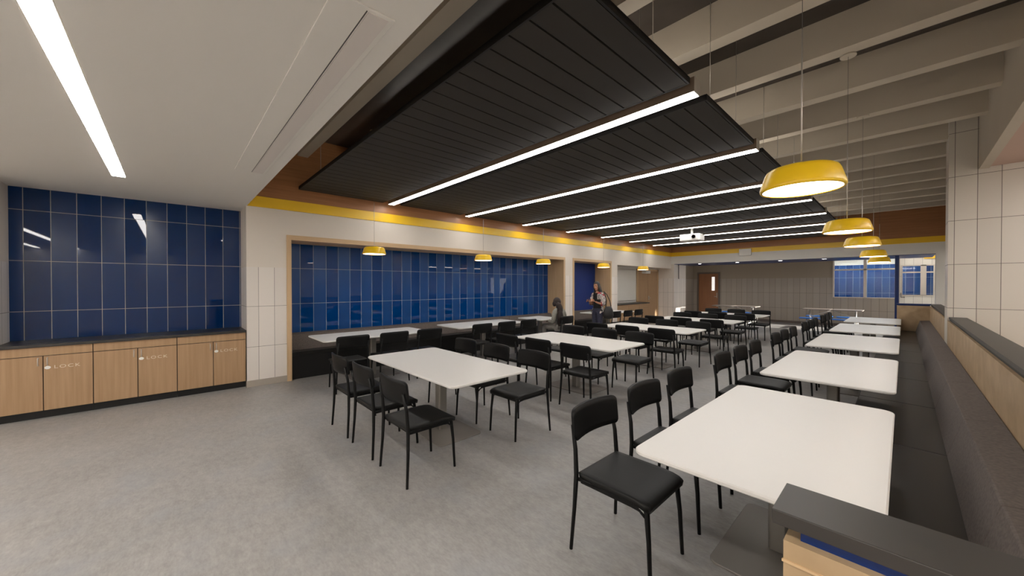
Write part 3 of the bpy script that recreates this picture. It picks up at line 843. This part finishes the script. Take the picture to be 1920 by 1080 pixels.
def head_meshes(c, s_, R_):
    """head with brow, nose, lips, chin and ears; face towards local -y before R_"""
    def fn(v):
        v = v.copy()
        if v.z < 0:
            k = 1 - .30 * (-v.z) ** 1.3; v.x *= k
            if v.y < 0: v.y *= 1 + .05 * -v.z
            else: v.y *= 1 - .45 * -v.z
        return v
    mb = MB(); c = Vector(c)
    ellipsoid(mb, c, (.074 * s_, .094 * s_, .115 * s_), R_, 24, 18, fn)
    def P(x, y, z): return c + R_ @ (Vector((x, y, z)) * s_)
    ellipsoid(mb, P(0, -.096, -.018), (.011 * s_, .016 * s_, .022 * s_), R_, 12, 8)
    ellipsoid(mb, P(0, -.090, .015), (.008 * s_, .010 * s_, .026 * s_), R_, 12, 8)
    ellipsoid(mb, P(0, -.083, -.056), (.022 * s_, .012 * s_, .010 * s_), R_, 12, 8)
    ellipsoid(mb, P(0, -.072, -.092), (.024 * s_, .018 * s_, .018 * s_), R_, 12, 8)
    for q in (-1, 1):
        ellipsoid(mb, P(q * .076, .008, -.008), (.010 * s_, .018 * s_, .030 * s_), R_, 10, 8)
        ellipsoid(mb, P(q * .030, -.080, .036), (.022 * s_, .010 * s_, .006 * s_), R_, 10, 8)
    return mbm(mb), P


def hand(wrist, fwd, side, up, s_=1.0, curl=.5):
    """palm, four bent fingers of different length and a thumb leaving the side of the palm"""
    w_ = Vector(wrist); f_ = Vector(fwd).normalized(); sd_ = (Vector(side) - f_ * Vector(side).dot(f_)).normalized(); u_ = f_.cross(sd_).normalized()
    if u_.dot(Vector(up)) < 0: u_ = -u_
    ch = []
    T = lambda a, b_, c_: tuple(w_ + f_ * a * s_ + sd_ * b_ * s_ + u_ * c_ * s_)
    ch.append([T(0, 0, 0) + (.024 * s_, .018 * s_), T(.04, 0, 0) + (.034 * s_, .014 * s_), T(.08, 0, 0) + (.036 * s_, .012 * s_)])
    for i, (o_, L) in enumerate(((.030, .068), (.010, .076), (-.010, .070), (-.030, .055))):
        c1, c2 = curl * .5, curl * 1.1
        a0 = (.075, o_, 0); a1 = (a0[0] + L * .45 * math.cos(c1), o_ * 1.1, -L * .45 * math.sin(c1)); a2 = (a1[0] + L * .32 * math.cos(c2), o_ * 1.15, a1[2] - L * .32 * math.sin(c2)); a3 = (a2[0] + L * .25 * math.cos(c2 * 1.3), o_ * 1.15, a2[2] - L * .25 * math.sin(c2 * 1.3))
        ch.append([T(*a0) + (.0088 * s_,), T(*a1) + (.0085 * s_,), T(*a2) + (.0078 * s_,), T(*a3) + (.0066 * s_,)])
    ch.append([T(.022, .026, -.004) + (.012 * s_,), T(.045, .048, -.012) + (.0105 * s_,), T(.070, .055, -.020) + (.009 * s_,), T(.088, .052, -.026) + (.007 * s_,)])
    return ch


def face_paint(ob, P, R_, s_, dark, lip):
    me = ob.data; me.materials.append(M[dark]); me.materials.append(M[lip])
    eyes = [P(q * .031, -.086, .018) for q in (-1, 1)]; li = P(0, -.094, -.057); brow = [P(q * .032, -.088, .046) for q in (-1, 1)]
    RI = R_.inverted()
    for p_ in me.polygons:
        c_ = p_.center
        for e in eyes:
            d = RI @ (c_ - e) / s_
            if abs(d.x) < .014 and abs(d.z) < .006 and abs(d.y) < .03: p_.material_index = 1
        for e in brow:
            d = RI @ (c_ - e) / s_
            if abs(d.x) < .018 and abs(d.z) < .003 and abs(d.y) < .03: p_.material_index = 1
        d = RI @ (c_ - li) / s_
        if abs(d.x) < .024 and abs(d.z) < .008 and abs(d.y) < .03: p_.material_index = 2


def garment(body, name, m_, keep, d, smooth=3):
    """cloth that follows the body surface at a small distance, with its own thickness"""
    bm = bmesh.new(); bm.from_mesh(body.data); bm.normal_update()
    nr = {v.index: v.normal.copy() for v in bm.verts}
    for v in bm.verts: v.co += nr[v.index] * (d(v.co) if callable(d) else d)
    bmesh.ops.delete(bm, geom=[v for v in bm.verts if not keep(v.co)], context='VERTS')
    for i in range(smooth): bmesh.ops.smooth_vert(bm, verts=bm.verts, factor=.5, use_axis_x=True, use_axis_y=True, use_axis_z=True)
    seen = set(); parts = []
    for v in bm.verts:
        if v in seen: continue
        st = [v]; seen.add(v); isl = []
        while st:
            a = st.pop(); isl.append(a)
            for e in a.link_edges:
                b_ = e.other_vert(a)
                if b_ not in seen: seen.add(b_); st.append(b_)
        parts.append(isl)
    big = max(len(i_) for i_ in parts)
    bmesh.ops.delete(bm, geom=[v for i_ in parts if len(i_) < big * .2 for v in i_], context='VERTS')
    me = bpy.data.meshes.new(name)
    bm.to_mesh(me); bm.free()
    me.materials.clear(); me.materials.append(M[m_])
    for p_ in me.polygons: p_.use_smooth = True; p_.material_index = 0
    ob = bpy.data.objects.new(name, me); col.objects.link(ob); ob.parent = body.parent
    so = ob.modifiers.new('cloth', 'SOLIDIFY'); so.thickness = .004; so.offset = -1; return ob


mat('skin_light', S(196, 142, 112), .5); mat('skin_dark', S(104, 70, 54), .5); mat('lips', S(170, 84, 80), .4); mat('eye_dark', S(34, 24, 20), .4)
noisy('hair_black', S(44, 38, 38), S(26, 22, 22), (90, 90, 8), .45, 3, .5)
noisy('hair_brown', S(52, 38, 34), S(32, 24, 22), (120, 120, 60), .7, 3, .9, nscale=1.5)
mat('top_black', S(30, 28, 28), .8); noisy('jeans', S(66, 66, 84), S(52, 52, 70), (30, 30, 30), .85)
noisy('sweater_grey', S(150, 146, 136), S(132, 128, 118), (40, 40, 40), .9, 3, .5)
noisy('trousers_grey', S(150, 144, 138), S(126, 120, 114), (10, 10, 10), .9)
mat('bag_black', S(34, 32, 32), .5); mat('shoe', S(40, 36, 34), .5)
# patterned shawl: pale ground, black and grey checks, a few red blooms
m = mat('shawl', S(200, 190, 184), .85); nt = m.node_tree; p = nt.nodes['Principled BSDF']
tc = nd(nt, 'ShaderNodeTexCoord')
v1 = nd(nt, 'ShaderNodeTexNoise'); v1.inputs['Scale'].default_value = 11; v1.inputs['Detail'].default_value = 1.5; nt.links.new(tc.outputs['Object'], v1.inputs['Vector'])
v2 = nd(nt, 'ShaderNodeTexNoise'); v2.inputs['Scale'].default_value = 7; mp = nd(nt, 'ShaderNodeMapping'); mp.inputs['Location'].default_value = (3, 5, 2)
nt.links.new(tc.outputs['Object'], mp.inputs[0]); nt.links.new(mp.outputs[0], v2.inputs['Vector'])
f1 = mth(nt, 'GREATER_THAN', v1.outputs[0], .54); f2 = mth(nt, 'LESS_THAN', v1.outputs[0], .42); f3 = mth(nt, 'GREATER_THAN', v2.outputs[0], .63)
c = mixc(nt, f1, S(206, 196, 190), S(70, 66, 66)); c = mixc(nt, f2, c, S(150, 142, 140)); c = mixc(nt, f3, c, S(176, 60, 72))
nt.links.new(c, p.inputs['Base Color'])

# --- standing person, local forward is -y
t = thing('person', 'standing person in a patterned shawl and dark trousers carrying a black bag', 'person', (-5.72, 8.55, 0), math.radians(-12))
RH = Matrix.Rotation(math.radians(14), 3, 'Z') @ Matrix.Rotation(math.radians(-8), 3, 'Y') @ Matrix.Rotation(math.radians(6), 3, 'X')
hm, PF = head_meshes((0, -.035, 1.555), 1.0, RH)
torso = [(0, .0, .93, .135, .10), (0, .0, 1.05, .115, .085), (0, .0, 1.20, .135, .095), (0, .0, 1.33, .12, .085), (0, -.004, 1.41, .05, .05), (0, -.02, 1.48, .046, .046)]
body = [torso]
for s_ in (-1, 1):
    body.append([(0, .0, 1.33, .12, .085), (s_ * .165, .0, 1.335, .05, .05), (s_ * .205, .015, 1.21, .042, .042), (s_ * .215, .01, 1.08, .037, .037), (s_ * .17, -.11, 1.10, .030, .030), (s_ * .10, -.20, 1.15, .021, .021)])
    body.append([(0, .0, .93, .135, .10), (s_ * .09, .0, .86, .085, .09), (s_ * .095, -.01, .66, .068, .072), (s_ * .095, -.01, .47, .050, .052), (s_ * .095, .01, .28, .045, .05), (s_ * .095, .015, .09, .032, .035), (s_ * .10, -.05, .035, .035, .028), (s_ * .105, -.13, .03, .036, .022)])
ms = [skin_mesh(body), hm, skin_mesh(hand((.10, -.20, 1.15), (-.35, -.8, .35), (-.3, .1, .9), (1, 0, 0), .95, .6)), skin_mesh(hand((-.10, -.20, 1.15), (-.1, -.9, .2), (.3, .1, .9), (-1, 0, 0), .95, .6))]
bo = finish('body', ms, 'skin_light', t, .006, 1)
face_paint(bo, PF, RH, 1.0, 'eye_dark', 'lips')
finish('trousers', [skin_mesh([[(0, .0, .95, .150, .115), (s_ * .09, .0, .86, .100, .108), (s_ * .097, -.01, .66, .084, .088), (s_ * .097, -.01, .47, .070, .072), (s_ * .097, .01, .28, .066, .068), (s_ * .097, .015, .10, .062, .066)] for s_ in (-1, 1)] + [[(0, .0, .95, .150, .115), (0, 0, 1.03, .132, .10)]])], 'jeans', t, .009, 2)
garment(bo, 'shirt', 'top_black', lambda c_: .955 < c_.z < 1.385 and abs(c_.x) < .155 and c_.y > -.14 and (c_.z < 1.33 or c_.y < .1), .010)
# shawl: follows back, arms and sides, hem drawn down to points in front
def shawl_keep(c_):
    if c_.z > 1.40 or c_.z < .74 + (1.5 * abs(abs(c_.x) - .13) if c_.y < .02 else .06): return False
    if c_.y < -.10: return False
    if abs(c_.x) < .075 and c_.y < .02: return False
    return abs(c_.x) > .155 or c_.y > -.02 or c_.z > 1.2
garment(bo, 'shawl', 'shawl', shawl_keep, lambda c_: .020 + (.016 if abs(c_.x) > .15 and c_.z < 1.25 else 0) + max(0, (1.05 - c_.z)) * .12, 4)
# hair: cap plus long fall over the shoulders
mb = MB()
def hp(x, y, z): return PF(x, y, z)
ellipsoid(mb, hp(0, .018, .030), (.086, .098, .110), RH, 20, 14)
ellipsoid(mb, hp(.068, -.01, -.05), (.026, .05, .12), RH, 14, 10)
ellipsoid(mb, hp(-.068, -.01, -.05), (.026, .05, .12), RH, 14, 10)
ellipsoid(mb, hp(0, .068, -.10), (.085, .05, .19), RH, 16, 12)
ellipsoid(mb, hp(-.085, .0, -.21), (.035, .045, .13), RH, 14, 10)
ellipsoid(mb, hp(.09, .03, -.20), (.035, .045, .12), RH, 14, 10)
hr = finish('hair', [mbm(mb)], 'hair_black', t, .008, 1)
# clear the face of hair
bm = bmesh.new(); bm.from_mesh(hr.data); RI = RH.inverted(); hc = PF(0, 0, 0)
kill = [v for v in bm.verts if (lambda d: d.y < -.035 and abs(d.x) < .052 and -.12 < d.z < .062)(RI @ (v.co - hc))]
bmesh.ops.delete(bm, geom=kill, context='VERTS'); bm.to_mesh(hr.data); bm.free()
# shoes
for s_ in (-1, 1):
    mb = MB(); ellipsoid(mb, (s_ * .102, -.065, .035), (.046, .125, .036)); mb.build('shoe', 'shoe', t)
# bag
bg = thing('shoulder_bag', 'black shoulder bag hanging at the standing person\'s side', 'bag', (-5.72, 8.55, 0), math.radians(-12))
mb = MB()
rings = []
for z, a, b_ in ((.68, .06, .05), (.70, .15, .075), (.78, .18, .085), (.90, .16, .07), (.99, .12, .04), (1.02, .10, .02)):
    rings.append([(.30 + b_ * math.cos(2 * PI * k / 20), .10 + a * math.sin(2 * PI * k / 20), z) for k in range(20)])
mb.loft(rings); mb.build('bag_body', 'bag_black', bg)
MB().tube([(.30, .0, 1.0), (.29, .03, 1.18), (.24, .04, 1.33), (.20, .03, 1.425), (.17, .05, 1.425), (.22, .13, 1.33), (.28, .18, 1.15), (.30, .20, 1.0)], .011, 8).build('strap', 'bag_black', bg)

# --- seated person: local forward is -x (towards the bench), head turned to +y
t = thing('person', 'person seated on a black chair with long dark hair and a grey sweater', 'person', (-5.87, 7.08, 0), 0)
RH = Matrix.Rotation(math.radians(-195), 3, 'Z')
hm, PF = head_meshes((-.06, .02, 1.155), .98, RH)
B_ = (.04, 0, .56)
body = [[B_ + (.10, .15), (.05, 0, .66, .09, .125), (.03, 0, .80, .095, .135), (-.0, 0, .93, .085, .125), (-.03, .005, 1.02, .048, .05), (-.05, .01, 1.08, .045, .045)]]
for s_ in (-1, 1):
    body.append([(-.0, 0, .93, .085, .125), (-.0, s_ * .165, .935, .05, .05), (.02, s_ * .215, .80, .042, .042), (-.0, s_ * .225, .68, .037, .037), (-.13, s_ * .19, .69, .030, .030), (-.22, s_ * .12, .70, .021, .021)])
    body.append([B_ + (.10, .15), (-.02, s_ * .09, .535, .078, .082), (-.20, s_ * .11, .54, .070, .070), (-.38, s_ * .12, .53, .055, .055), (-.40, s_ * .12, .34, .050, .046), (-.38, s_ * .12, .10, .034, .032), (-.43, s_ * .12, .04, .03, .035), (-.50, s_ * .125, .03, .022, .036)])
ms = [skin_mesh(body), hm] + [skin_mesh(hand((-.22, s_ * .12, .70), (-.9, -s_ * .4, -.1), (0, -s_ * .3, .9) if 0 else (-.2, -s_ * .9, .2), (0, 0, 1), .92, .4)) for s_ in (-1, 1)]
bo = finish('body', ms, 'skin_dark', t, .006, 1)
face_paint(bo, PF, RH, .98, 'eye_dark', 'lips')
garment(bo, 'sweater', 'sweater_grey', lambda c_: c_.z < 1.035 and c_.x > -.200 and (c_.z > .655 or (c_.x > -.075 and c_.z > .47)), .016, 3)
finish('trousers', [skin_mesh([[(.045, 0, .56, .112, .160), (-.02, s_ * .09, .545, .092, .094), (-.20, s_ * .11, .55, .084, .084), (-.38, s_ * .12, .54, .070, .070), (-.40, s_ * .12, .34, .068, .062), (-.38, s_ * .12, .12, .056, .054)] for s_ in (-1, 1)])], 'trousers_grey', t, .009, 2)
mb = MB()
ellipsoid(mb, PF(0, .020, .026), (.086, .100, .108), RH, 20, 14)
ellipsoid(mb, PF(0, .095, -.03), (.060, .05, .07), RH, 14, 10)
ellipsoid(mb, (.11, -.09, .98), (.07, .07, .16), None, 16, 12)
ellipsoid(mb, (.14, -.12, .82), (.075, .08, .17), None, 16, 12)
ellipsoid(mb, (.12, -.11, .70), (.06, .07, .12), None, 16, 12)
ellipsoid(mb, (.03, -.06, 1.08), (.06, .06, .09), None, 16, 12)
finish('hair', [mbm(mb)], 'hair_brown', t, .008, 2)
for s_ in (-1, 1):
    mb = MB(); ellipsoid(mb, (-.44, s_ * .122, .035), (.125, .046, .036)); mb.build('shoe', 'shoe', t)
